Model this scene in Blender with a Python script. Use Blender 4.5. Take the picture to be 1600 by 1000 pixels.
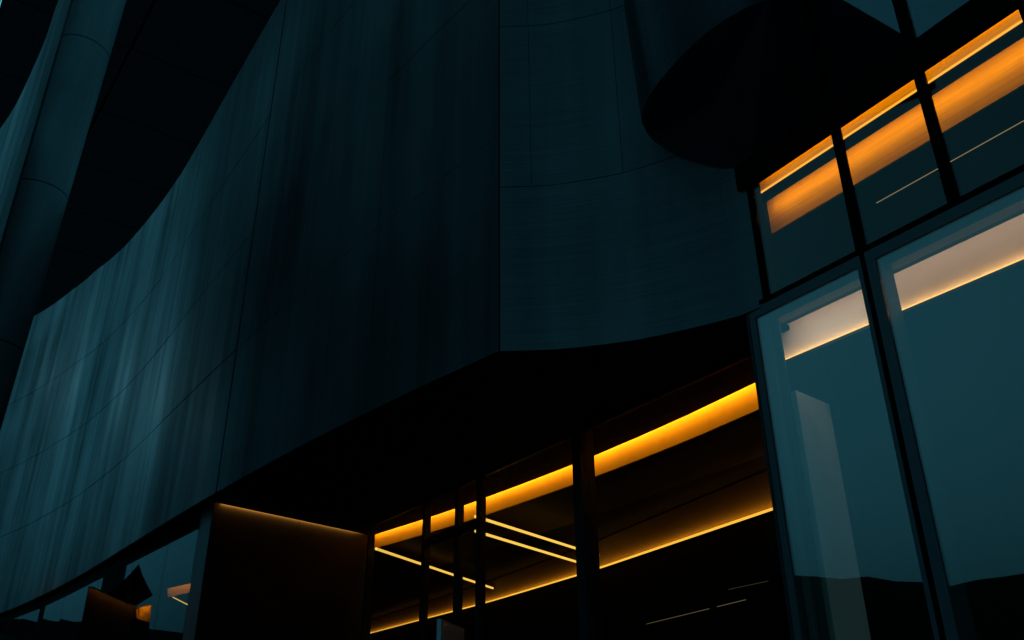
import bpy, math, random
from mathutils import Vector, Matrix
random.seed(7)
for o in list(bpy.data.objects): bpy.data.objects.remove(o)
scn = bpy.context.scene
COL = scn.collection
EYE = 1.6            # every height in this file is metres above the photographer's eye; the ground lies at -EYE
R = math.radians

# ------------------------------------------------------------------ camera
cam = bpy.data.cameras.new('camera')
cam.sensor_width = 36; cam.lens = 36*1265/1600; cam.clip_start = 0.05; cam.clip_end = 5000
camo = bpy.data.objects.new('camera', cam); COL.objects.link(camo)
camo.matrix_world = Matrix.Translation((0, 0, EYE)) @ Matrix.Rotation(R(90+24.4), 4, 'X') @ Matrix.Rotation(-math.atan(24/2790), 4, 'Z')
scn.camera = camo

# ------------------------------------------------------------------ sky, sun, exposure
SUN_EL, SUN_AZ = R(18), R(-48)         # veiled low sun in the north-west behind very thick air (azimuth from +Y, clockwise positive)
world = bpy.data.worlds.new('World'); scn.world = world; world.use_nodes = True
wn = world.node_tree; wn.nodes.clear()
sky = wn.nodes.new('ShaderNodeTexSky'); sky.sky_type = 'NISHITA'; sky.sun_disc = False
sky.sun_elevation = SUN_EL; sky.sun_rotation = SUN_AZ; sky.air_density = 7.0; sky.dust_density = 0.5; sky.ozone_density = 3.0
bw = wn.nodes.new('ShaderNodeRGBToBW')
tint = wn.nodes.new('ShaderNodeMix'); tint.data_type = 'RGBA'; tint.blend_type = 'MULTIPLY'; tint.inputs[0].default_value = 1
tint.inputs[7].default_value = (0.10, 0.585, 0.82, 1)
bg = wn.nodes.new('ShaderNodeBackground'); bg.inputs[1].default_value = 0.15
wo = wn.nodes.new('ShaderNodeOutputWorld')
wn.links.new(sky.outputs[0], bw.inputs[0]); wn.links.new(bw.outputs[0], tint.inputs[6])
wn.links.new(tint.outputs[2], bg.inputs[0]); wn.links.new(bg.outputs[0], wo.inputs[0])
sl = bpy.data.lights.new('sun', 'SUN'); sl.energy = 0.004; sl.angle = R(.5); sl.color = (0.45, 0.85, 1.0)
so = bpy.data.objects.new('sun', sl); COL.objects.link(so)
sdir = Vector((math.sin(SUN_AZ)*math.cos(SUN_EL), math.cos(SUN_AZ)*math.cos(SUN_EL), math.sin(SUN_EL)))
so.rotation_euler = sdir.to_track_quat('Z', 'Y').to_euler()
scn.view_settings.view_transform = 'Standard'; scn.view_settings.look = 'None'
scn.view_settings.exposure = 0.25; scn.view_settings.gamma = 1
scn.render.engine = 'CYCLES'
scn.cycles.max_bounces = 8; scn.cycles.transparent_max_bounces = 24; scn.cycles.glossy_bounces = 4

KL = 1.06             # all artificial light, relative to the dusk exposure
# ------------------------------------------------------------------ materials
def newmat(name):
    m = bpy.data.materials.new(name); m.use_nodes = True
    return m, m.node_tree, m.node_tree.nodes['Principled BSDF']
def plain(name, col, rough=.5, metal=0, spec=.5, var=.25, scale=3.0, bump=0.0):
    m, nt, b = newmat(name)
    tc = nt.nodes.new('ShaderNodeTexCoord'); nz = nt.nodes.new('ShaderNodeTexNoise')
    nz.inputs['Scale'].default_value = scale; nz.inputs['Detail'].default_value = 5
    nt.links.new(tc.outputs['Object'], nz.inputs['Vector'])
    cr = nt.nodes.new('ShaderNodeValToRGB')
    cr.color_ramp.elements[0].position = .3; cr.color_ramp.elements[1].position = .7
    cr.color_ramp.elements[0].color = tuple(c*(1-var) for c in col)+(1,)
    cr.color_ramp.elements[1].color = tuple(c*(1+var) for c in col)+(1,)
    nt.links.new(nz.outputs['Fac'], cr.inputs[0]); nt.links.new(cr.outputs[0], b.inputs['Base Color'])
    mr = nt.nodes.new('ShaderNodeMapRange'); mr.inputs['To Min'].default_value = max(.02, rough*.85); mr.inputs['To Max'].default_value = min(1, rough*1.15)
    nt.links.new(nz.outputs['Fac'], mr.inputs[0]); nt.links.new(mr.outputs[0], b.inputs['Roughness'])
    b.inputs['Metallic'].default_value = metal; b.inputs['Specular IOR Level'].default_value = spec
    if bump:
        bp = nt.nodes.new('ShaderNodeBump'); bp.inputs['Strength'].default_value = bump; bp.inputs['Distance'].default_value = .01
        nt.links.new(nz.outputs['Fac'], bp.inputs['Height']); nt.links.new(bp.outputs[0], b.inputs['Normal'])
    return m
def stone(name, base, stain_u=.42, stain_amt=1.0, r0=.34, r1=.52, spec=.5, fine=.35, rnd=.14):
    """honed stone cladding: uv = metres along / up the wall; rain streaks run down, the saw marks run along"""
    m, nt, b = newmat(name); N = nt.nodes; L = nt.links
    uv = N.new('ShaderNodeUVMap')
    def noise(sx, sy, detail, seed, rough=.55):
        mp = N.new('ShaderNodeMapping'); mp.inputs['Scale'].default_value = (sx, sy, 1); mp.inputs['Location'].default_value = (seed, seed*.37, 0)
        nz = N.new('ShaderNodeTexNoise'); nz.inputs['Scale'].default_value = 1; nz.inputs['Detail'].default_value = detail; nz.inputs['Roughness'].default_value = rough
        L.new(uv.outputs[0], mp.inputs[0]); L.new(mp.outputs[0], nz.inputs['Vector']); return nz.outputs['Fac']
    streak = noise(stain_u, .03, 3, 3.1); streak2 = noise(stain_u*5, .09, 4, 11.7, .65)
    cloud = noise(.12, .12, 4, 5.5); saw = noise(.35, 26, 5, 1.3, .7); saw2 = noise(.9, 7, 3, 8.8)
    def math_(op, a, b_):
        n = N.new('ShaderNodeMath'); n.operation = op
        for i, v in enumerate((a, b_)):
            if isinstance(v, (int, float)): n.inputs[i].default_value = v
            else: L.new(v, n.inputs[i])
        return n.outputs[0]
    s = math_('ADD', math_('MULTIPLY', streak, .44), math_('ADD', math_('MULTIPLY', streak2, .2), math_('MULTIPLY', cloud, .36)))
    cr = N.new('ShaderNodeValToRGB'); e = cr.color_ramp.elements
    e[0].position = .36; e[1].position = .66
    e[0].color = tuple(c*(1-.62*stain_amt) for c in base)+(1,); e[1].color = tuple(c*(1+1.1*stain_amt) for c in base)+(1,)
    L.new(s, cr.inputs[0])
    oi = N.new('ShaderNodeObjectInfo'); mr = N.new('ShaderNodeMapRange'); mr.inputs['To Min'].default_value = 1-rnd; mr.inputs['To Max'].default_value = 1+rnd
    L.new(oi.outputs['Random'], mr.inputs[0])
    sawf = N.new('ShaderNodeMapRange'); sawf.inputs['From Min'].default_value = .3; sawf.inputs['From Max'].default_value = .7; sawf.inputs['To Min'].default_value = 1-fine; sawf.inputs['To Max'].default_value = 1+fine
    L.new(saw, sawf.inputs[0])
    f = math_('MULTIPLY', mr.outputs[0], sawf.outputs[0])
    mx = N.new('ShaderNodeVectorMath'); mx.operation = 'SCALE'; L.new(cr.outputs[0], mx.inputs[0]); L.new(f, mx.inputs['Scale'])
    L.new(mx.outputs[0], b.inputs['Base Color'])
    rr = N.new('ShaderNodeMapRange'); rr.inputs['From Min'].default_value = .36; rr.inputs['From Max'].default_value = .66; rr.inputs['To Min'].default_value = r1; rr.inputs['To Max'].default_value = r0
    L.new(s, rr.inputs[0]); L.new(rr.outputs[0], b.inputs['Roughness'])
    sp = N.new('ShaderNodeMapRange'); sp.inputs['From Min'].default_value = .36; sp.inputs['From Max'].default_value = .66; sp.inputs['To Min'].default_value = spec*.45; sp.inputs['To Max'].default_value = spec*1.9
    L.new(s, sp.inputs[0]); L.new(sp.outputs[0], b.inputs['Specular IOR Level'])
    bp = N.new('ShaderNodeBump'); bp.inputs['Strength'].default_value = .7; bp.inputs['Distance'].default_value = .006
    L.new(math_('ADD', saw, math_('MULTIPLY', saw2, .6)), bp.inputs['Height']); L.new(bp.outputs[0], b.inputs['Normal'])
    return m
def wood(name, col, rough=.5):
    m, nt, b = newmat(name); N = nt.nodes; L = nt.links
    uv = N.new('ShaderNodeUVMap'); mp = N.new('ShaderNodeMapping'); mp.inputs['Scale'].default_value = (.7, 22, 1)
    nz = N.new('ShaderNodeTexNoise'); nz.inputs['Scale'].default_value = 1; nz.inputs['Detail'].default_value = 6; nz.inputs['Roughness'].default_value = .65
    cr = N.new('ShaderNodeValToRGB'); e = cr.color_ramp.elements; e[0].position = .32; e[1].position = .68
    e[0].color = tuple(c*.78 for c in col)+(1,); e[1].color = tuple(min(1, c*1.15) for c in col)+(1,)
    L.new(uv.outputs[0], mp.inputs[0]); L.new(mp.outputs[0], nz.inputs['Vector']); L.new(nz.outputs['Fac'], cr.inputs[0]); L.new(cr.outputs[0], b.inputs['Base Color'])
    b.inputs['Roughness'].default_value = rough; b.inputs['Specular IOR Level'].default_value = .3
    return m
def glass(name, base_refl, tr=(.8, .88, .9), wav=.0, gl=1.0):
    m, nt, b = newmat(name); N = nt.nodes; L = nt.links; N.remove(b)
    out = [n for n in N if n.type == 'OUTPUT_MATERIAL'][0]
    t = N.new('ShaderNodeBsdfTransparent'); t.inputs[0].default_value = tr+(1,)
    g = N.new('ShaderNodeBsdfGlossy'); g.inputs['Roughness'].default_value = 0.0; g.inputs['Color'].default_value = (gl, gl, gl, 1)
    fr = N.new('ShaderNodeLayerWeight'); fr.inputs[0].default_value = .5          # Schlick: the same from both faces of the sheet
    pw_ = N.new('ShaderNodeMath'); pw_.operation = 'POWER'; pw_.inputs[1].default_value = 5; L.new(fr.outputs['Facing'], pw_.inputs[0])
    ad = N.new('ShaderNodeMath'); ad.operation = 'MULTIPLY_ADD'; ad.use_clamp = True; ad.inputs[1].default_value = 1-base_refl; ad.inputs[2].default_value = base_refl
    L.new(pw_.outputs[0], ad.inputs[0])
    if wav:
        tc = N.new('ShaderNodeTexCoord'); nz = N.new('ShaderNodeTexNoise'); nz.inputs['Scale'].default_value = .7; nz.inputs['Detail'].default_value = 1
        bp = N.new('ShaderNodeBump'); bp.inputs['Strength'].default_value = wav; bp.inputs['Distance'].default_value = .02
        L.new(tc.outputs['Object'], nz.inputs['Vector']); L.new(nz.outputs['Fac'], bp.inputs['Height']); L.new(bp.outputs[0], g.inputs['Normal'])
    mx = N.new('ShaderNodeMixShader'); L.new(ad.outputs[0], mx.inputs[0]); L.new(t.outputs[0], mx.inputs[1]); L.new(g.outputs[0], mx.inputs[2]); L.new(mx.outputs[0], out.inputs[0])
    return m
def glow(name, col, strength):
    m, nt, b = newmat(name)
    b.inputs['Base Color'].default_value = (.02, .02, .02, 1); b.inputs['Emission Color'].default_value = col+(1,); b.inputs['Emission Strength'].default_value = strength*KL
    return m

M = {}
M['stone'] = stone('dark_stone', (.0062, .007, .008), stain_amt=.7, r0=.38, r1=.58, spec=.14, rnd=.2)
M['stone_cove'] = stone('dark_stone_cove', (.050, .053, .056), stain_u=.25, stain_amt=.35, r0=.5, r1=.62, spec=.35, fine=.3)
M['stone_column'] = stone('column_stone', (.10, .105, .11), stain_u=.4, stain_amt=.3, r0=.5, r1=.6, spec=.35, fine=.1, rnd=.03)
M['pod'] = stone('dark_metal_cladding', (.008, .009, .01), stain_u=2.2, stain_amt=.5, r0=.2, r1=.32, spec=.05, fine=.05)
M['backing'] = plain('dark_backing', (.004, .004, .004), .9, spec=.05)  # dark backing that shows through the gaps between panels
M['soot'] = plain('matt_black_lining', (.0012, .0012, .0012), .9, spec=.02)
M['black'] = plain('black_metal', (.006, .006, .007), .55, spec=.25)
M['underside'] = plain('dark_underside', (.02, .02, .021), .55, spec=.3)
M['soffit'] = plain('black_soffit', (.0014, .0014, .0016), .85, spec=.03)
M['canopy'] = plain('black_canopy', (.13, .13, .14), .8, spec=.1)
M['frame'] = plain('grey_frame', (.04, .044, .048), .45, spec=.25, var=.08)
M['frame2'] = plain('light_grey_liner', (.11, .115, .12), .5, spec=.25, var=.06)
M['darkroom'] = plain('dark_interior', (.005, .0045, .004), .85, spec=.05)
M['bulk'] = plain('bulkhead_paint', (.10, .075, .04), .8, spec=.05, var=.05)
M['wash'] = plain('dark_wall_panel', (.006, .0062, .0066), .7, spec=.1, scale=1.2, var=.12)
M['post'] = plain('grey_stone_edge', (.05, .053, .055), .45, spec=.5)
M['white'] = plain('off_white_paint', (.72, .70, .66), .7, spec=.2, var=.04)
M['partition'] = plain('pale_partition', (.8, .8, .76), .7, spec=.2, var=.05)
M['amber'] = plain('ochre_paint', (.80, .34, .003), .6, spec=.2, var=.05)
M['wood'] = wood('amber_timber', (.78, .40, .002))
M['brown'] = wood('brown_timber_ceiling', (.06, .028, .008), .6)
M['brown2'] = plain('brown_ceiling', (.05, .023, .007), .7, spec=.1, var=.1)
M['pav'] = wood('pavilion_timber', (.10, .06, .03), .7)
M['block'] = plain('added_block_dark', (.03, .03, .03), .8, spec=.1)
M['tot'] = plain('pale_totem', (.3, .31, .32), .4, spec=.5, var=.05)
M['ground'] = plain('grey_paving', (.05, .05, .052), .7, spec=.3, scale=.6)
M['hill'] = plain('dark_wooded_hill', (.008, .010, .008), .95, spec=.02, scale=.05, var=.5)
M['glass'] = glass('facade_glass', .02, tr=(.92, .88, .82))
M['glass_up'] = glass('upper_glass', .045)
M['glass_low'] = glass('bay_glass', .075, tr=(.92, .88, .84))
M['glass_ent'] = glass('entrance_glass', .0005, gl=.3)
M['glass_left'] = glass('strip_glass', .0, gl=.2)
WARM = (1.0, .52, .10)
M['led'] = glow('led_amber', (1.0, .43, .045), 1.3)
M['led_white'] = glow('led_warm_white', (1.0, .60, .17), 1.4)
M['led_pale'] = glow('led_pale', (.9, .6, .28), .11)
M['led_fine'] = glow('led_fine', (.95, .75, .38), .22)
M['led_dim'] = glow('led_dim', (.8, .5, .25), .03)
M['tube'] = glow('tube_amber', (1.0, .50, .07), 1.35)

# ------------------------------------------------------------------ helpers
def tag(o, label, cat, group=None, kind=None):
    if label: o['label'] = label
    if cat: o['category'] = cat
    if group: o['group'] = group
    if kind: o['kind'] = kind
    return o
def thing(name, loc, label, cat, group=None):
    o = bpy.data.objects.new(name, None); COL.objects.link(o); o.empty_display_size = .5
    o.location = (loc[0], loc[1], loc[2]+EYE); tag(o, label, cat, group); return o
def attach(o, parent):
    if parent is not None:
        base = parent; off = Vector((0, 0, 0))
        while base is not None: off += Vector(base.location); base = base.parent
        o.parent = parent; o.location = -off
def mesh(name, verts, faces, mat, parent=None, uvs=None, smooth=False):
    me = bpy.data.meshes.new(name)
    me.from_pydata([(v[0], v[1], v[2]+EYE) for v in verts], [], faces)
    if uvs is not None:
        ul = me.uv_layers.new(name='UVMap')
        for lp in me.loops: ul.data[lp.index].uv = uvs[lp.vertex_index]
    me.materials.append(M[mat] if isinstance(mat, str) else mat)
    if smooth:
        for p in me.polygons: p.use_smooth = True
    me.update()
    o = bpy.data.objects.new(name, me); COL.objects.link(o); attach(o, parent); return o
def prism(name, poly, z0, z1, mat, parent=None, uv=False):
    """vertical prism over a plan polygon"""
    n = len(poly); v = [(x, y, z0) for x, y in poly]+[(x, y, z1) for x, y in poly]
    a = sum(poly[i][0]*poly[(i+1) % n][1]-poly[(i+1) % n][0]*poly[i][1] for i in range(n))
    top = list(range(n, 2*n)); bot = list(range(n))[::-1]; f = [bot, top]
    for i in range(n): j = (i+1) % n; f.append([i, j, n+j, n+i])
    if a < 0: f = [q[::-1] for q in f]
    return mesh(name, v, f, mat, parent)
def beam(name, p0, p1, w, h, mat, parent=None):
    """box along p0-p1 (3-D), w across (horizontal), h vertical-ish"""
    p0 = Vector(p0); p1 = Vector(p1); d = (p1-p0).normalized(); s = d.cross(Vector((0, 0, 1))); s.normalize(); u = s.cross(d)
    v = []
    for p in (p0, p1):
        for a, b in ((-1, -1), (1, -1), (1, 1), (-1, 1)): v.append(p+s*(a*w/2)+u*(b*h/2))
    f = [(0, 1, 2, 3), (7, 6, 5, 4), (0, 4, 5, 1), (1, 5, 6, 2), (2, 6, 7, 3), (3, 7, 4, 0)]
    L = (p1-p0).length
    return mesh(name, v, f, mat, parent, uvs=[(0, 0), (0, w), (0, w+h), (0, h), (L, 0), (L, w), (L, w+h), (L, h)])
class Curve:
    """plan polyline with Catmull-Rom smoothing; pt(t), nrm(t) by arc length"""
    def __init__(s, pts, sub=10):
        P = [Vector(p) for p in pts]; P = [2*P[0]-P[1]]+P+[2*P[-1]-P[-2]]; D = []
        for i in range(1, len(P)-2):
            for k in range(sub):
                t = k/sub; a, b, c, d = P[i-1], P[i], P[i+1], P[i+2]
                D.append(.5*((2*b)+(c-a)*t+(2*a-5*b+4*c-d)*t*t+(3*b-a-3*c+d)*t**3))
        D.append(P[-2]); s.D = D; s.S = [0]
        for a, b in zip(D[:-1], D[1:]): s.S.append(s.S[-1]+(b-a).length)
        s.len = s.S[-1]
    def seg(s, t):
        t = min(max(t, 0), s.len-1e-6); lo, hi = 0, len(s.S)-2
        while lo < hi:
            m = (lo+hi+1)//2
            if s.S[m] <= t: lo = m
            else: hi = m-1
        return lo, (t-s.S[lo])/(s.S[lo+1]-s.S[lo])
    def pt(s, t): i, k = s.seg(t); return s.D[i].lerp(s.D[i+1], k)
    def tan(s, t):
        a, b = s.pt(max(0, t-.15)), s.pt(min(s.len, t+.15)); return (b-a).normalized()
    def nrm(s, t, side):                      # side=+1: left of travel
        d = s.tan(t); return Vector((-d.y, d.x))*side
    def off(s, t, side, d): return s.pt(t)+s.nrm(t, side)*d
def shell(name, cv, t0, t1, z0, z1, out, side, thick, mat, parent, n=6, lean=0.0):
    """curved slab: front at offset `out` towards side, back `thick` behind it; z0/z1 numbers or functions of t"""
    f0 = z0 if callable(z0) else (lambda t: z0); f1 = z1 if callable(z1) else (lambda t: z1)
    v, uv, f = [], [], []
    for i in range(n+1):
        t = t0+(t1-t0)*i/n
        a = cv.off(t, side, out); b = cv.off(t, side, out-thick)
        for q in (a, b):
            v += [(q.x, q.y, f0(t)), (q.x, q.y, f1(t))]; uv += [(t, f0(t)), (t, f1(t))]
    for i in range(n):
        k = 4*i; j = k+4
        f += [(k, j, j+1, k+1), (k+2, k+3, j+3, j+2), (k+1, j+1, j+3, k+3), (k, k+2, j+2, j)]
    f += [(0, 1, 3, 2), (4*n, 4*n+2, 4*n+3, 4*n+1)]
    if side < 0: pass
    else: f = [q[::-1] for q in f]
    o = mesh(name, v, f, mat, parent, uvs=uv); return o
def lamp(name, p0, p1, width, direction, power_per_m, parent, col=WARM):
    """long thin area lamp from p0 to p1 shining towards direction"""
    p0 = Vector(p0); p1 = Vector(p1); L = (p1-p0).length
    la = bpy.data.lights.new(name, 'AREA'); la.shape = 'RECTANGLE'; la.size = L; la.size_y = width; la.energy = power_per_m*L*KL; la.color = col
    o = bpy.data.objects.new(name, la); COL.objects.link(o)
    x = (p1-p0).normalized(); z = -Vector(direction).normalized(); z = (z-x*z.dot(x)).normalized(); y = z.cross(x)
    mw = Matrix((x, y, z)).transposed().to_4x4(); mid = (p0+p1)/2; mid.z += EYE
    base = parent; off = Vector((0, 0, 0))
    while base is not None: off += Vector(base.location); base = base.parent
    o.parent = parent; o.matrix_local = Matrix.Translation(mid-off) @ mw
    return o
def lerp_table(tab):
    def f(t):
        if t <= tab[0][0]: return tab[0][1]
        for (a, x), (b, y) in zip(tab[:-1], tab[1:]):
            if t <= b: k = (t-a)/(b-a); return x+(y-x)*k
        return tab[-1][1]
    return f

# ------------------------------------------------------------------ ground and hills (setting)
S = 3000
g = mesh('ground', [(-S, -S, -EYE), (S, -S, -EYE), (S, S, -EYE), (-S, S, -EYE)], [(0, 1, 2, 3)], 'ground'); tag(g, None, None, kind='structure')
v, f = [], []
NH = 160
for i in range(NH+1):
    a = R(-200+ 240*i/NH)                      # bearing from +Y, anticlockwise = west
    b = -R(-130+250*i/NH)
    h = 37-13*math.exp(-((math.degrees(b)+46)/20)**2)+3*math.sin(i*.21)+1.6*math.sin(i*.53+1)+.8*math.sin(i*1.31)+.5*math.sin(i*2.9)
    for r, z in ((230, -EYE-1), (300, h*.75-4), (330, h), (420, h*.8), (520, -EYE-1)):
        v.append((r*math.sin(b), r*math.cos(b), z))
for i in range(NH):
    for k in range(4): q = 5*i+k; f.append((q, q+5, q+6, q+1))
h = mesh('hills', v, f, 'hill', smooth=True); tag(h, None, None, kind='structure')

# ------------------------------------------------------------------ long stone wall on the left
LW = Curve([(-0.221, 12.24), (-1.53, 13.759), (-2.807, 15.3), (-4.058, 16.862), (-5.286, 18.442), (-6.493, 20.036), (-8.274, 22.451), (-10.027, 24.886), (-12.337, 28.153), (-14.634, 31.43), (-16.932, 34.707), (-19.244, 37.973), (-21.58, 41.221), (-23.944, 44.448), (-26.341, 47.65), (-28.769, 50.829), (-31.226, 53.986), (-33.704, 57.128), (-36.27, 60.2), (-38.92, 63.2), (-41.65, 66.12), (-44.46, 68.96), (-47.35, 71.73), (-50.32, 74.41), (-53.36, 77.01), (-56.47, 79.53)])
ztop = lerp_table([(0, 24), (20, 24), (24, 24), (28, 24.15), (32, 24.7), (37, 25.6), (42.6, 26.7), (48, 28), (53, 29.3), (62, 31.1), (74, 32.7), (90, 33.4)])
rows = [5.0, 9.3, 13.4, 18.0, 24.0]
def zrow(k): return lambda t: 5+(rows[k]-5)*(ztop(t)-5)/19
wing = thing('stone_facade', (-8.274, 22.451, 5), 'long dark stone wall with a sweeping top edge on the left', 'wall')
cols = [0.0, 4.2, 8.3, 13.0, 18.0, 23.0, 28.0, 33.0, 37.8, 42.6, 47.6, 52.6, 57.6, 62.6, 67.6, 72.6, 77.6, 82.6, 87.2]
SIDE_L = 1          # outward (towards the plaza) is left of travel
for ci in range(len(cols)-1):
    for ri in range(4):
        g0 = .05 if cols[ci] in (13.0, 42.6) else (.005 if cols[ci] < 12 else .012); g1 = .05 if cols[ci+1] in (13.0, 42.6) else (.005 if cols[ci+1] < 12 else .012)
        za, zb = zrow(ri), zrow(ri+1)
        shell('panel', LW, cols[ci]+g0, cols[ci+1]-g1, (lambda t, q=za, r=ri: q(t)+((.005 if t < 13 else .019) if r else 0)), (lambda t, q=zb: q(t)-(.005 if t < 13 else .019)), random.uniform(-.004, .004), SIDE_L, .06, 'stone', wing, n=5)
shell('backing', LW, 0.1, 87.2, 5.02, (lambda t: ztop(t)-.03), -.075, SIDE_L, .35, 'backing', wing, n=90)

# ------------------------------------------------------------------ concave stone wall right of the ridge
CW = Curve([(-0.20, 12.24), (.52, 12.21), (1.03, 12.12), (2.02, 11.8), (2.92, 11.27), (3.40, 10.92), (3.66, 10.57)])
cove = thing('concave_stone_wall', (1.03, 12.12, 5), 'concave stone wall with fine horizontal grain right of the sharp vertical ridge', 'wall')
SIDE_C = -1
crow = [(5.0, 8.17, [.0, CW.len-.02]), (8.17, 11.95, [.0, .57, 2.22, CW.len-.02]), (11.95, 15.7, [.0, .57, 2.22, CW.len-.02]), (15.7, 19.6, [.0, 2.22, CW.len-.02]), (19.6, 24.0, [.0, 2.22, CW.len-.02])]
for z0, z1, cs in crow:
    for a, b in zip(cs[:-1], cs[1:]):
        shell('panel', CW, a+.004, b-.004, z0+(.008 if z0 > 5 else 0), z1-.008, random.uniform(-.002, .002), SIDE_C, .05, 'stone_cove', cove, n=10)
shell('backing', CW, .12, CW.len, 5.02, 23.95, -.06, SIDE_C, .25, 'backing', cove, n=24)

# ------------------------------------------------------------------ projecting rounded volume above the glass corner
pod = thing('rounded_bay', (3.0, 9.6, 7.45), 'rounded dark bay bulging out above the concave wall, black underneath', 'bay')
edge = [(3.75, 10.62, 7.35, 13), (3.58, 10.70, 7.45, 20), (3.25, 10.98, 7.71, 20), (2.81, 11.26, 8.13, 20), (2.45, 11.36, 8.50, 20), (2.26, 11.13, 8.62, 20), (2.165, 10.78, 8.55, 18), (2.19, 10.28, 8.50, 14.5), (2.36, 9.64, 8.45, 11.4), (2.72, 8.69, 8.30, 9.5), (3.07, 8.03, 8.10, 8.95), (3.32, 7.77, 8.0, 8.8)]
pe = Curve([(x, y, z) for x, y, z, h in edge], sub=6).D; hs = [q.x for q in Curve([(h, i*1.0, 0) for i, (x, y, z, h) in enumerate(edge)], sub=6).D]
def pod_xyz(i, k):
    q = pe[i]; z = q[2]+(hs[i]-q[2])*k; ln = -.05*(z-q[2]); return (q[0]+ln, q[1]+ln*.2, z)
v, uv, f = [], [], []
acc = 0
for i, q in enumerate(pe):
    if i: acc += (Vector(q[:2])-Vector(pe[i-1][:2])).length
    for k in range(5): v.append(pod_xyz(i, k/4)); uv.append((acc, v[-1][2]))
for i in range(len(pe)-1):
    for k in range(4): a = 5*i+k; f.append((a, a+1, a+6, a+5))
mesh('skin', v, f, 'pod', pod, uvs=uv, smooth=True)
v = [tuple(q) for q in pe]+[(3.1, 9.9, 8.12)]
f = [(i+1, i, len(pe)) for i in range(len(pe)-1)]+[(0, len(pe)-1, len(pe))]
mesh('underside', v, f, 'underside', pod)
n_ = len(pe); v = [pod_xyz(i, 1) for i in range(n_)]+[(3.0, 10.2, 12.5)]
f = [(i, i+1, n_) for i in range(n_-1)]+[(n_-1, 0, n_)]
mesh('roof', v, f, 'pod', pod, uvs=[(q[0], q[1]) for q in v])
v = [tuple(pe[-1]), tuple(pe[0]), pod_xyz(0, 1), pod_xyz(n_-1, 1)]
mesh('end_wall', v, [(0, 1, 2, 3)], 'stone_cove', pod, uvs=[(0, 8), (3, 8), (3, 20), (0, 20)])

# ------------------------------------------------------------------ entrance soffit
SC = Curve([(-5.03, 29.82), (-3.06, 27.1), (-1.82, 25.3), (-.72, 23.6), (1.62, 19.75), (3.36, 16.5), (4.44, 14.18), (5.0, 12.9)])
soff = thing('entrance_soffit', (-1, 18, 5), 'black ceiling over the recessed entrance below the stone walls', 'soffit')
poly = [tuple(LW.off(t, SIDE_L, -.02)) for t in [13.9, 12, 10, 8, 6, 4, 2, .1]]
poly += [tuple(CW.off(t, SIDE_C, -.035)) for t in [.3+(CW.len-.35)*k/20 for k in range(21)]]
poly += [(3.9, 11.15), (4.9, 11.9), (4.95, 12.6)]
poly += [tuple(SC.off(t, -1, .19)) for t in [SC.len*k/12 for k in range(11, -1, -1)]]
poly += [(-5.25, 29.3), (-8.66, 23.78)]
prism('soffit_slab', poly, 4.985, 5.06, 'soffit', soff)

# ------------------------------------------------------------------ wall with the grazing light, left of the entrance
ww = thing('washed_wall', (-7, 26.7, -EYE), 'dark wall grazed by amber light along its top, left of the entrance', 'wall')
A, B = Vector((-8.79, 23.86)), Vector((-5.15, 29.54)); d = (B-A).normalized(); nn = Vector((-d.y, d.x))   # nn points away from the entrance
NP = 2
for i in range(NP):
    a = A+(B-A)*(i/NP)+d*(.006 if i else .0); b = A+(B-A)*((i+1)/NP)-d*.006
    prism('panel', [tuple(a), tuple(b), tuple(b+nn*.05), tuple(a+nn*.05)], -EYE, 5.30, 'wash', ww)
prism('core', [tuple(A+nn*.052+d*.02), tuple(B+nn*.052), tuple(B+nn*1.2), tuple(A+nn*.5+d*1.6)], -EYE, 5.28, 'backing', ww)
E0 = Vector((-9.45, 24.68))
prism('end_face', [tuple(A-Vector((.02, 0))), tuple(A+nn*.06+d*.0), tuple(E0+d*.05+nn*-.05), tuple(E0)], -EYE, 4.98, 'post', ww)
q0, q1 = A-nn*.05+d*.25, B-nn*.05-d*.1
lamp('lamp', (q0.x, q0.y, 5.03), (q1.x, q1.y, 5.03), .03, (nn.x, nn.y, -.35), 8.0, ww, col=(1, .40, .06))

# ------------------------------------------------------------------ entrance glazing
eg = thing('entrance_glazing', (-1.5, 22, -EYE), 'black framed glass wall and door of the recessed entrance', 'glazing')
EG0, EG1 = Vector((-4.72, 27.55)), Vector((4.25, 11.9)); ed = (EG1-EG0).normalized(); en = Vector((-ed.y, ed.x))*-1
def eg_at(az):                                   # station on the glazing line along a bearing from the plaza
    k = (az*EG0.y-EG0.x)/(ed.x-az*ed.y); return k
stations = [(eg_at(-.1725), .16, .2), (eg_at(-.106), .19, .18), (eg_at(-.0664), .19, .18), (eg_at(-.040), .2, .18), (eg_at(.088), .30, .36), ((EG1-EG0).length-.1, .2, .2)]
for k, w, dp in stations:
    a = EG0+ed*(k-w/2); b = EG0+ed*(k+w/2)
    prism('mullion', [tuple(a-en*dp/2), tuple(b-en*dp/2), tuple(b+en*dp/2), tuple(a+en*dp/2)], -EYE, 4.984, 'black', eg)
for (k0, w0, _), (k1, w1, _) in zip(stations[:-1], stations[1:]):
    a = EG0+ed*(k0+w0/2+.005); b = EG0+ed*(k1-w1/2-.005)
    prism('pane', [tuple(a-en*.008), tuple(b-en*.008), tuple(b+en*.008), tuple(a+en*.008)], -EYE+.05, 4.93, 'glass_ent', eg)
    prism('head_rail', [tuple(a-en*.05), tuple(b-en*.05), tuple(b+en*.05), tuple(a+en*.05)], 4.935, 4.984, 'black', eg)
for i in (1, 2):
    k0, w0, _ = stations[i]; k1, w1, _ = stations[i+1]
    a = EG0+ed*(k0+w0/2+.004); b = EG0+ed*(k1-w1/2-.004)
    prism('transom', [tuple(a-en*.07), tuple(b-en*.07), tuple(b+en*.07), tuple(a+en*.07)], 3.70, 3.88, 'black', eg)

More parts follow.
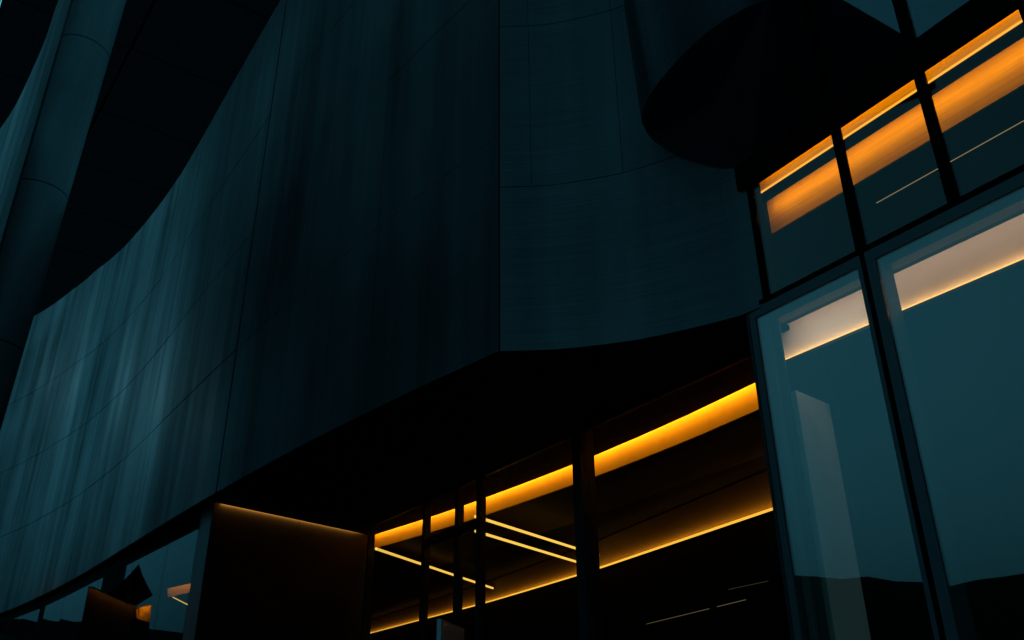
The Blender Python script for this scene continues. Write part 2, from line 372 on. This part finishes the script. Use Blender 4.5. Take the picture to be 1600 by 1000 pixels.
# ------------------------------------------------------------------ amber cove behind the entrance glass
cove_l = thing('amber_cove', (-.7, 23.6, 4.57), 'bright amber light cove running along the head of the entrance glass', 'light cove')
NS = 7
for i in range(NS):
    t0, t1 = SC.len*i/NS, SC.len*(i+1)/NS
    shell('fascia', SC, t0+.003, t1-.003, 4.57, 5.25, 0, -1, .05, 'amber', cove_l, n=5)
    a, b = SC.off(t0, -1, .14), SC.off(t1, -1, .14); m = SC.nrm((t0+t1)/2, 1)
    lamp('lamp', (a.x, a.y, 5.13), (b.x, b.y, 5.13), .05, (m.x*.7, m.y*.7, -1), 6.2, cove_l, col=(1, .50, .05))
shell('slot_lid', SC, 0, SC.len, 5.27, 5.32, .33, -1, .45, 'black', cove_l, n=20)
shell('slot_back', SC, 0, SC.len, 5.07, 5.26, .32, -1, .04, 'black', cove_l, n=20)

# ------------------------------------------------------------------ entrance hall behind the glass
hall = thing('entrance_hall', (0, 30, -EYE), 'dark hall interior seen through the entrance glass', 'hall')
prism('timber_ceiling', [tuple(SC.off(SC.len*k/20, -1, -.055)) for k in range(21)]+[(6.4, 15.2), (5.43, 17.37), (1.89, 24.95), (-6.85, 41.86)], 4.56, 4.60, 'brown2', hall)
prism('far_ceiling', [(-9, 29.5), (-4.3, 31.2), (6.4, 15.6), (7.0, 12.8), (12, 14), (12, 70), (-20, 70)], 4.605, 4.7, 'darkroom', hall)
LB = Curve([tuple(1.40*c for c in p) for p in [(-7.56, 45.06), (-3.84, 35.87), (-1.0, 28.9), (1.73, 21.35), (2.03, 20.45), (4.2, 13.38), (4.9, 11.0)]])
HL = 3.65
shell('bulkhead', LB, 0, LB.len, HL+.02, 4.555, 0, -1, .06, 'bulk', hall, n=24)
shell('back_wall', LB, 0, LB.len, -EYE, HL-.04, -.25, -1, .1, 'darkroom', hall, n=24)
for i in range(6):
    t0, t1 = LB.len*i/6, LB.len*(i+1)/6; a, b = LB.off(t0, -1, .09), LB.off(t1, -1, .09); m = LB.nrm((t0+t1)/2, 1)
    lamp('bulkhead_lamp', (a.x, a.y, HL+.03), (b.x, b.y, HL+.03), .03, (m.x, m.y, 1.2), 3.2, hall, col=(1, .33, .02))
prism('side_wall', [(-5.25, 29.7), (-4.98, 29.85), (-12.4, 66.0), (-12.8, 66)], -EYE, 4.55, 'darkroom', hall)
prism('side_wall', [(5.05, 12.2), (5.15, 12.2), (7.6, 14.8), (7.4, 15.0)], -EYE, 4.55, 'darkroom', hall)
prism('floor', [(-5, 28), (4, 12), (9, 14), (9, 60), (-13, 66)], -EYE+.004, -EYE+.02, 'darkroom', hall)
def led_curve(name, label, cv, t0, t1, z, h, off, mat, n, side=-1):
    o = shell(name, cv, t0, t1, z-h/2, z+h/2, off, side, .05, mat, None, n=n); tag(o, label, 'light strip'); return o
led_curve('light_strip', 'long amber light line at the foot of the hall bulkhead, lowest in the entrance', LB, 0, LB.len, HL-.005, .045, .07, 'led', 24)
def tube(name, p0, p1, r, mat, label, cat='light tube', group=None):
    p0 = Vector(p0); p1 = Vector(p1); d = (p1-p0).normalized(); s = d.cross(Vector((0, 0, 1))).normalized(); u = s.cross(d); v = []; n = 8
    for p in (p0, p1):
        for k in range(n): a = 2*math.pi*k/n; v.append(p+s*(r*math.cos(a))+u*(r*math.sin(a)))
    f = [(k, (k+1) % n, n+(k+1) % n, n+k) for k in range(n)]+[tuple(range(n))[::-1], tuple(range(n, 2*n))]
    t = thing(name, tuple((p0+p1)/2), label, cat, group); mesh('tube_body', v, f, mat, t)
    for k in (.25, .75):
        q = p0.lerp(p1, k); beam('hanger', (q.x, q.y, q.z+r), (q.x, q.y+.001, 4.55), .008, .008, 'black', t)
    return t
k = 4.15/4.2
tube('ceiling_tube', (-4.55*k, 27.45*k, 4.2*k), (-1.0*k, 39.4*k, 4.2*k), .045, 'tube', 'single glowing light tube hanging nearest the lit wall, left in the entrance')
k = 4.0/4.2
tube('ceiling_tube', (-1.03*k, 22.06*k, 4.2*k), (2.97*k, 29.39*k, 4.2*k), .04, 'tube', 'upper one of the two parallel light tubes inside the entrance')
k = 3.95/4.2
tube('ceiling_tube', (-1.13*k, 24.31*k, 4.2*k), (2.5*k, 31.3*k, 4.2*k), .04, 'tube', 'lower one of the two parallel light tubes inside the entrance')
for a, b, m, lab in (((3.73, 24.42, 1.6), (4.45, 19.6, 1.6), 'led_pale', 'longer faint light line low in the dark hall'), ((4.52, 19.1, 1.6), (4.75, 17.53, 1.6), 'led_pale', 'shorter faint light line low in the dark hall, beside the longer one'), ((3.92, 15.55, 1.6), (4.29, 14.3, 1.6), 'led_dim', 'dimmest light line in the hall, next to the glass bay'), ((8.52*.8, 31.13*.8, 1.28), (10.31*.8, 35.48*.8, 1.28), 'led_pale', 'short faint light line at the bottom edge beside the glass bay')):
    o = beam('light_line', a, b, .013, .013, m); tag(o, lab, 'light line')
# pale upright panel by the entrance door
tt = thing('pale_panel', (-1.35, 17.9, -EYE), 'pale blue-grey upright panel standing by the entrance glass', 'panel')
prism('face', [(-1.48, 16.43), (-1.40, 16.43), (-1.13, 19.45), (-1.21, 19.45)], -EYE, 1.2, 'tot', tt)
prism('edge_trim', [(-1.215, 19.455), (-1.125, 19.455), (-1.05, 20.3), (-1.14, 20.3)], -EYE, 1.19, 'black', tt)

# ------------------------------------------------------------------ glass facade on the right: one straight plane
GO = Vector((3.507, 10.87)); GE = Vector((.5, -.866)).normalized(); GN = Vector((.866, .5)).normalized()     # along / inwards
def gp(w, dd): q = GO+GE*w+GN*dd; return (q.x, q.y)
def gbox(name, w0, w1, d0, d1, z0, z1, mat, parent=None, uv=False):
    p = [gp(w0, d0), gp(w1, d0), gp(w1, d1), gp(w0, d1)]
    v = [(x, y, z0) for x, y in p]+[(x, y, z1) for x, y in p]
    f = [(3, 2, 1, 0), (4, 5, 6, 7), (0, 1, 5, 4), (1, 2, 6, 5), (2, 3, 7, 6), (3, 0, 4, 7)]
    uvs = [(w, z) for z in (z0, z1) for w in (w0, w1, w1, w0)]
    return mesh(name, v, f, mat, parent, uvs=uvs)
WEND = 8.0
bay = thing('glass_bay', gp(2, 0)+(-EYE,), 'large frameless glass bay with a lit ceiling edge, lower right', 'glazing')
gbox('top_bar', -.045, WEND, -.03, .05, 5.035, 5.105, 'soot', bay)
gbox('side_bar', -.045, .0, -.03, .05, -EYE, 5.034, 'black', bay)
gbox('joint_bar', 1.965, 2.035, -.012, .06, -EYE, 5.034, 'soot', bay)
gbox('joint_bar', 5.965, 6.035, -.012, .06, -EYE, 5.034, 'black', bay)
for a, b in ((.003, 1.962), (2.038, 5.962), (6.038, WEND)):
    gbox('pane', a+.136 if a > 1 else a+.116, b-.062, .0, .018, -EYE+.02, 4.876, 'glass_low', bay)
    b2 = min(b, WEND)
    gbox('head_frame', a, b2, -.02, .15, 4.88, 5.03, 'frame', bay)
    gbox('head_liner', a, b2, .153, .35, 4.815, 4.99, 'frame2', bay)
gbox('jamb_frame', .003, .115, -.02, .15, -EYE+.02, 4.876, 'frame', bay)
gbox('jamb_liner', .115, .21, .13, .25, -EYE+.02, 4.81, 'frame2', bay)
gbox('jamb_liner', .21, .335, .2, .22, -EYE+.02, 4.812, 'frame', bay)
gbox('jamb_liner', .08, .17, .366, .42, -EYE+.02, 5.0, 'frame', bay)
gbox('mullion', 2.038, 2.17, -.02, .30, -EYE+.02, 4.876, 'frame', bay)
gbox('mullion', 1.902, 1.962, -.02, .20, -EYE+.02, 4.876, 'frame', bay)
prism('side_wall', [gp(-.04, .052), gp(0, .052), gp(-.52, 1.3), gp(-.56, 1.3)], -EYE, 5.10, 'black', bay)
prism('side_wall', [gp(-.56, 1.3), gp(-.52, 1.3), gp(-.52, 2.3), gp(-.56, 2.3)], -EYE, 5.10, 'black', bay)
gbox('back_wall', -.52, WEND, 2.2, 2.28, -EYE, 5.1, 'darkroom', bay)
gbox('slab', -.5, WEND, .053, 2.3, 5.11, 5.16, 'black', bay)
lf = thing('ceiling_light_board', gp(3, .9)+(4.5,), 'off-white lit board with a bright warm line along its foot behind the glass bay', 'light board')
gbox('board', -.40, WEND, .95, 1.0, 4.52, 5.09, 'white', lf)
gbox('ledge', -.38, WEND, .83, 1.0, 4.44, 4.485, 'black', lf)
gbox('light_line', -.36, WEND, .86, .90, 4.482, 4.516, 'led_white', lf)
lamp('lamp', gp(-.1, .52)+(5.07,), gp(WEND, .52)+(5.07,), .06, (GN.x, GN.y, -.35), 1.2, lf, col=(1, .68, .46))
lamp('line_lamp', gp(-.36, .89)+(4.515,), gp(WEND, .89)+(4.515,), .02, (GN.x, GN.y, 1.3), 1.5, lf, col=(1, .50, .12))
lamp('partition_fill', gp(-.1, .38)+(4.9,), gp(1.3, .38)+(4.9,), .03, (GN.x*.3, GN.y*.3, -1), 2.2, lf, col=(.85, 1, .95))  # hidden fill light added to brighten the pale partition, no fitting of the bay
pw = thing('pale_partition', gp(.7, 1.2)+(-EYE,), 'pale upright partition behind the left pane of the glass bay', 'partition')
P0 = Vector((3.26, 9.04, 3.2)); P1 = Vector((3.97, 9.7, 3.2)); sc = 1.18
v0 = (P0.x*sc, P0.y*sc); v1 = (P1.x*sc, P1.y*sc); v0 = (v0[0]+.16*(v1[0]-v0[0]), v0[1]+.16*(v1[1]-v0[1]))
prism('partition_panel', [v0, v1, (v1[0]+.03, v1[1]+.12), (v0[0]-.05, v0[1]+.12)], -EYE, 3.2*sc, 'partition', pw)

# middle window band
band = thing('window_band', gp(3, 0)+(5.1,), 'black framed window band showing amber timber, upper right', 'glazing')
mul = [(.369, .10), (2.0, .15), (3.29, .15), (4.62, .15), (5.95, .15), (7.28, .15)]
gbox('beam', .20, WEND, -.10, .04, 7.0, 7.42, 'soot', band)
for w, ww_ in mul: gbox('mullion', w-ww_*.42, w+ww_*.42, -.035, .03, 5.108, 6.998, 'soot', band)
for (a, wa), (b, wb) in zip(mul[:-1], mul[1:]): gbox('pane', a+wa*.42+.004, b-wb*.42-.004, 0, .016, 5.11, 6.995, 'glass', band)
prism('side_wall', [gp(.28, .0), gp(.325, .0), gp(-1.5, 3.2), gp(-1.55, 3.2)], 5.165, 7.55, 'soot', band)
gbox('back_wall', -1.5, WEND, 3.1, 3.2, 5.165, 7.55, 'darkroom', band)
gbox('ceiling', -1.5, WEND, .45, 3.2, 7.56, 7.62, 'darkroom', band)
gbox('floor', .32, WEND, .05, 3.2, 5.165, 5.19, 'darkroom', band)
us = thing('upper_timber_strip', gp(3, .6)+(7.27,), 'narrow amber timber strip with a bright yellow foot line, upper right windows', 'light strip')
gbox('board', -.02, WEND, .60, .63, 7.275, 7.55, 'wood', us)
gbox('light_line', .0, WEND, .572, .588, 7.248, 7.272, 'led', us)
lamp('lamp', gp(.15, .40)+(7.52,), gp(WEND, .40)+(7.52,), .03, (GN.x, GN.y, -.6), 1.5, us, col=(1, .55, .03))
wb_ = thing('wide_timber_band', gp(3, 1.2)+(6.9,), 'wide glowing amber timber band with fine grain, upper right windows', 'light band')
gbox('board', -.43, WEND, 1.2, 1.24, 6.885, 7.55, 'wood', wb_)
gbox('lamp_housing', -.2, WEND, .65, .95, 7.325, 7.46, 'soot', wb_)
lamp('lamp', gp(-.3, .97)+(7.40,), gp(WEND, .97)+(7.40,), .06, (GN.x, GN.y, -.7), 2.1, wb_, col=(1, .57, .0))
o = gbox('light_line', 1.15, WEND, 1.9, 1.912, 6.868, 6.876, 'led_fine'); tag(o, 'hair-thin pale light line under the timber band, upper right windows', 'light line')

# upper glazing above the beam
ug = thing('upper_glazing', gp(3, 0)+(7.42,), 'dark mirror-like glazing above the black beam, top right', 'glazing')
umul = [(.369, .12), (2.0, .13), (3.29, .13), (4.62, .13), (5.95, .13), (7.28, .13)]
for w, ww_ in umul: gbox('mullion', w-ww_/2, w+ww_/2, -.05, .10, 7.424, 16, 'soot', ug)
for i, ((a, wa), (b, wb2)) in enumerate(zip(umul[:-1], umul[1:])): gbox('pane', a+wa/2+.004, b-wb2/2-.004, 0.004*(i % 2), .016+.004*(i % 2), 7.43, 16, 'glass_up', ug)
gbox('back_wall', .1, WEND, 1.4, 1.5, 7.63, 16.1, 'darkroom', ug)
gbox('side_wall', .1, .3, .02, 1.4, 7.63, 16.1, 'black', ug)

# ------------------------------------------------------------------ ground-floor glazing under the long wall
gz = thing('strip_glazing', (-16.2, 35.5, -EYE), 'dark reflective glass strip tucked under the long stone wall, bottom left', 'glazing')
GZ = [Vector((-8.93, 23.95)), Vector((-26.66, 48.65)), LW.off(58, 1, -.35), LW.off(84, 1, -.35)]
HEAD = 4.42
def on_gz(az):
    for a, b in zip(GZ[:-1], GZ[1:]):
        k = (az*a.y-a.x)/((b-a).x-az*(b-a).y)
        if 0 <= k <= 1: return a+(b-a)*k
brk = [on_gz(a) for a in (-.3834, -.4178, -.4559, -.493, -.529, -.555, -.575, -.59, -.602)]
for a, b in zip(brk[:-1], brk[1:]):
    d = (b-a).normalized(); n_ = Vector((d.y, -d.x))     # inwards
    a2, b2 = a+d*.012, b-d*.012
    prism('pane', [tuple(a2), tuple(b2), tuple(b2+n_*.02), tuple(a2+n_*.02)], -EYE+.02, HEAD, 'glass_left', gz)
    prism('joint_fin', [tuple(b-d*.008+n_*.004), tuple(b+d*.008+n_*.004), tuple(b+d*.008+n_*.12), tuple(b-d*.008+n_*.12)], -EYE+.02, HEAD, 'black', gz)
    prism('fascia', [tuple(a-n_*.03), tuple(b-n_*.03), tuple(b+n_*.06), tuple(a+n_*.06)], HEAD+.01, 4.94, 'soot', gz)
    prism('inner_wall', [tuple(a+n_*1.65), tuple(b+n_*1.65), tuple(b+n_*1.75), tuple(a+n_*1.75)], -EYE, 4.94, 'darkroom', gz)
sp = [tuple(LW.off(t, SIDE_L, -.02)) for t in [13.95, 17, 21, 25, 30, 35, 40, 45, 50, 55, 60, 66, 72, 78, 84]]
ip = [tuple(q+Vector((.82, .57))*1.75) for q in brk]
prism('head_slab', sp+[(-46, 84)]+ip[::-1]+[(-8.9, 24.5)], 4.945, 5.0, 'soffit', gz)
# lit things seen through the right-hand panes
ib = thing('lobby_light_board', (-11.75, 30, 3.0), 'small slanted amber light board behind the bottom left glass', 'light board')
beam('board', (-12.25, 30.0, 3.13), (-11.25, 30.1, 3.36), .03, .30, 'amber', ib)
lamp('lamp', (-12.25, 29.7, 3.5), (-11.25, 29.8, 3.75), .05, (0, .6, -1), 3.0, ib)
o = beam('light_tube', (-12.05, 30.0, 2.99), (-11.37, 30.0, 2.68), .03, .03, 'tube'); tag(o, 'short glowing tube below the small amber board, bottom left glass', 'light tube')

# ------------------------------------------------------------------ second stone wall, columns, canopy
W2 = Curve([(-16.3, 22.45), (-17.8, 24.1), (-19.35, 25.89), (-21.26, 28.36), (-24.69, 32.35), (-26.87, 34.57), (-29.0, 36.6)])
w2 = thing('second_stone_wall', (-20, 27, -EYE), 'pale lit sliver of a second stone wall, top left', 'wall')
c2 = [0, 4.3, 8.8, 13.3, W2.len]
r2 = [-EYE, 5.0, 9.3, 13.4, 18.0, 22.5, 27.0]
for a, b in zip(c2[:-1], c2[1:]):
    for z0, z1 in zip(r2[:-1], r2[1:]): shell('panel', W2, a+.012, b-.012, z0+.012, z1-.012, random.uniform(-.002, .002), 1, .03, 'stone', w2, n=5)
    for z0, z1 in zip(r2[:-1], r2[1:]): shell('rear_panel', W2, a+.012, b-.012, z0+.012, z1-.012, -.05, 1, .03, 'stone', w2, n=5)
shell('end_cap', W2, -.0, .011, -EYE, 26.99, .0, 1, .08, 'stone', w2, n=1)
shell('backing', W2, .05, W2.len-.02, -EYE, 26.97, -.034, 1, .012, 'backing', w2, n=24)
HC = 68
def column(cx, cy, rad, lean, label, rings):
    t = thing('round_column', (cx, cy, -EYE), label, 'column', 'tall round columns under the canopy')
    zs = [-EYE]+rings+[HC]; n = 40
    for z0, z1 in zip(zs[:-1], zs[1:]):
        v, uv, f = [], [], []
        for z in (z0+.03, z1-.03):
            for k in range(n): a = 2*math.pi*k/n; v.append((cx+lean[0]*z+rad*math.cos(a), cy+lean[1]*z+rad*math.sin(a), z)); uv.append((rad*a, z))
        f = [(k, (k+1) % n, n+(k+1) % n, n+k) for k in range(n)]
        o = mesh('drum', v, f, 'stone_column', t, uvs=uv)
        for p in o.data.polygons: p.use_smooth = len(p.vertices) == 4
    v = []
    for z in (-EYE, HC):
        for k in range(24): a = 2*math.pi*k/24; v.append((cx+lean[0]*z+(rad-.05)*math.cos(a), cy+lean[1]*z+(rad-.05)*math.sin(a), z))
    mesh('core', v, [(k, (k+1) % 24, 24+(k+1) % 24, 24+k) for k in range(24)], 'backing', t)
column(-25.76, 36.2, 1.40, (.03, 0), 'big round column with ring joints behind the pale wall, top left', [7.5, 15.2, 24, 33.7, 44, 55])
column(-75.1, 91.1, 1.25, (0, 0), 'far round column at the very corner, top left', [12, 24, 38, 53])
cn = thing('canopy', (-30, 70, HC), 'huge black canopy filling the dark gap above the stone wall, top left', 'canopy')
e0 = Vector((-54.2, 64.4)); dl = Vector((-.62, .78)).normalized(); dp_ = Vector((dl.y, -dl.x))
for i in range(10):
    for j in range(6):
        a = e0+dl*(14*i)+dp_*(13*j)-dl*28; q = [a+dl*.15+dp_*.15, a+dl*13.85+dp_*.15, a+dl*13.85+dp_*12.85, a+dl*.15+dp_*12.85]
        prism('soffit_panel', [tuple(x) for x in q], HC, HC+.3, 'canopy', cn)
a = e0-dl*28; q = [a, a+dl*140, a+dl*140+dp_*78, a+dp_*78]
prism('deck', [tuple(x) for x in q], HC+.35, HC+2.5, 'backing', cn)

# ------------------------------------------------------------------ small pavilion across the alley, seen mirrored in the bottom left glass
pv = thing('lit_pavilion', (-33, 49, -EYE), 'dark peaked pavilion with amber lit walls, mirrored in the bottom left glass', 'pavilion')
def ext(pts, dv): return [tuple(p) for p in pts]+[(p[0]+dv[0], p[1]+dv[1], p[2]+dv[2]) for p in pts]
BOX = [(0, 3, 2, 1), (4, 5, 6, 7), (0, 1, 5, 4), (1, 2, 6, 5), (2, 3, 7, 6), (3, 0, 4, 7)]
rp = [(-32.51, 48.05, 7.44), (-32.53, 48.93, 6.57), (-32.66, 50.73, 5.4), (-31.5, 46.9, 4.68), (-32.5, 46.5, 5.46), (-32.53, 47.04, 6.02), (-32.62, 47.73, 6.77)]
nr = len(rp)
mesh('roof', ext(rp, (-2.2, 2.0, .3)), [tuple(range(nr)), tuple(range(2*nr-1, nr-1, -1))]+[(k, (k+1) % nr, nr+(k+1) % nr, nr+k) for k in range(nr)], 'soot', pv)
mesh('wall', ext([(-31.05, 46.4, -EYE), (-33.08, 52.4, -EYE), (-33.08, 52.4, 6.3), (-31.05, 46.4, 4.62)], (-.3, -.1, 0)), BOX, 'pav', pv)
mesh('light_board', ext([(-31.07, 46.16, 3.98), (-33.75, 47.5, 3.94), (-33.71, 47.6, 5.0), (-31.03, 46.25, 4.5)], (.1, .25, 0)), BOX, 'amber', pv)
mesh('side_panel', ext([(-31.07, 46.16, -EYE), (-33.75, 47.5, -EYE), (-33.75, 47.5, 3.93), (-31.07, 46.16, 3.97)], (.1, .25, 0)), BOX, 'soot', pv)
lamp('lamp', (-30.75, 46.5, 4.66), (-32.75, 52.3, 6.2), .06, (-.7, -.2, -1), 3.5, pv, col=(1, .45, .08))
lamp('lamp', (-31.2, 45.85, 4.8), (-33.7, 47.2, 5.2), .06, (.3, .6, -1), 24, pv, col=(1, .50, .06))

# ------------------------------------------------------------------ added unseen block outside the frame on the left; its reflection darkens the stone wall
nb = thing('added_unseen_block', (-37, 26, -EYE), 'unseen dark block added outside the frame on the left to darken the stone wall', 'added light blocker')
prism('wall', [(-30, 21.5), (-33, 35), (-46, 36), (-50, 25.5)], -EYE, 58, 'block', nb)
prism('roof', [(-29.6, 21.2), (-32.8, 35.5), (-46.4, 36.5), (-50.6, 25.3)], 58.02, 58.9, 'black', nb)
for fl in range(13):  # black window strips on the added block, unseen too
    for k in range(4):
        a = Vector((-30, 21.5)).lerp(Vector((-33, 35)), (k+.12)/4); b = Vector((-30, 21.5)).lerp(Vector((-33, 35)), (k+.88)/4); z = 2+fl*4.2
        prism('window', [tuple(a+Vector((.06, .01))), tuple(b+Vector((.06, .01))), tuple(b-Vector((.1, 0))), tuple(a-Vector((.1, 0)))], z, z+2.4, 'black', nb)
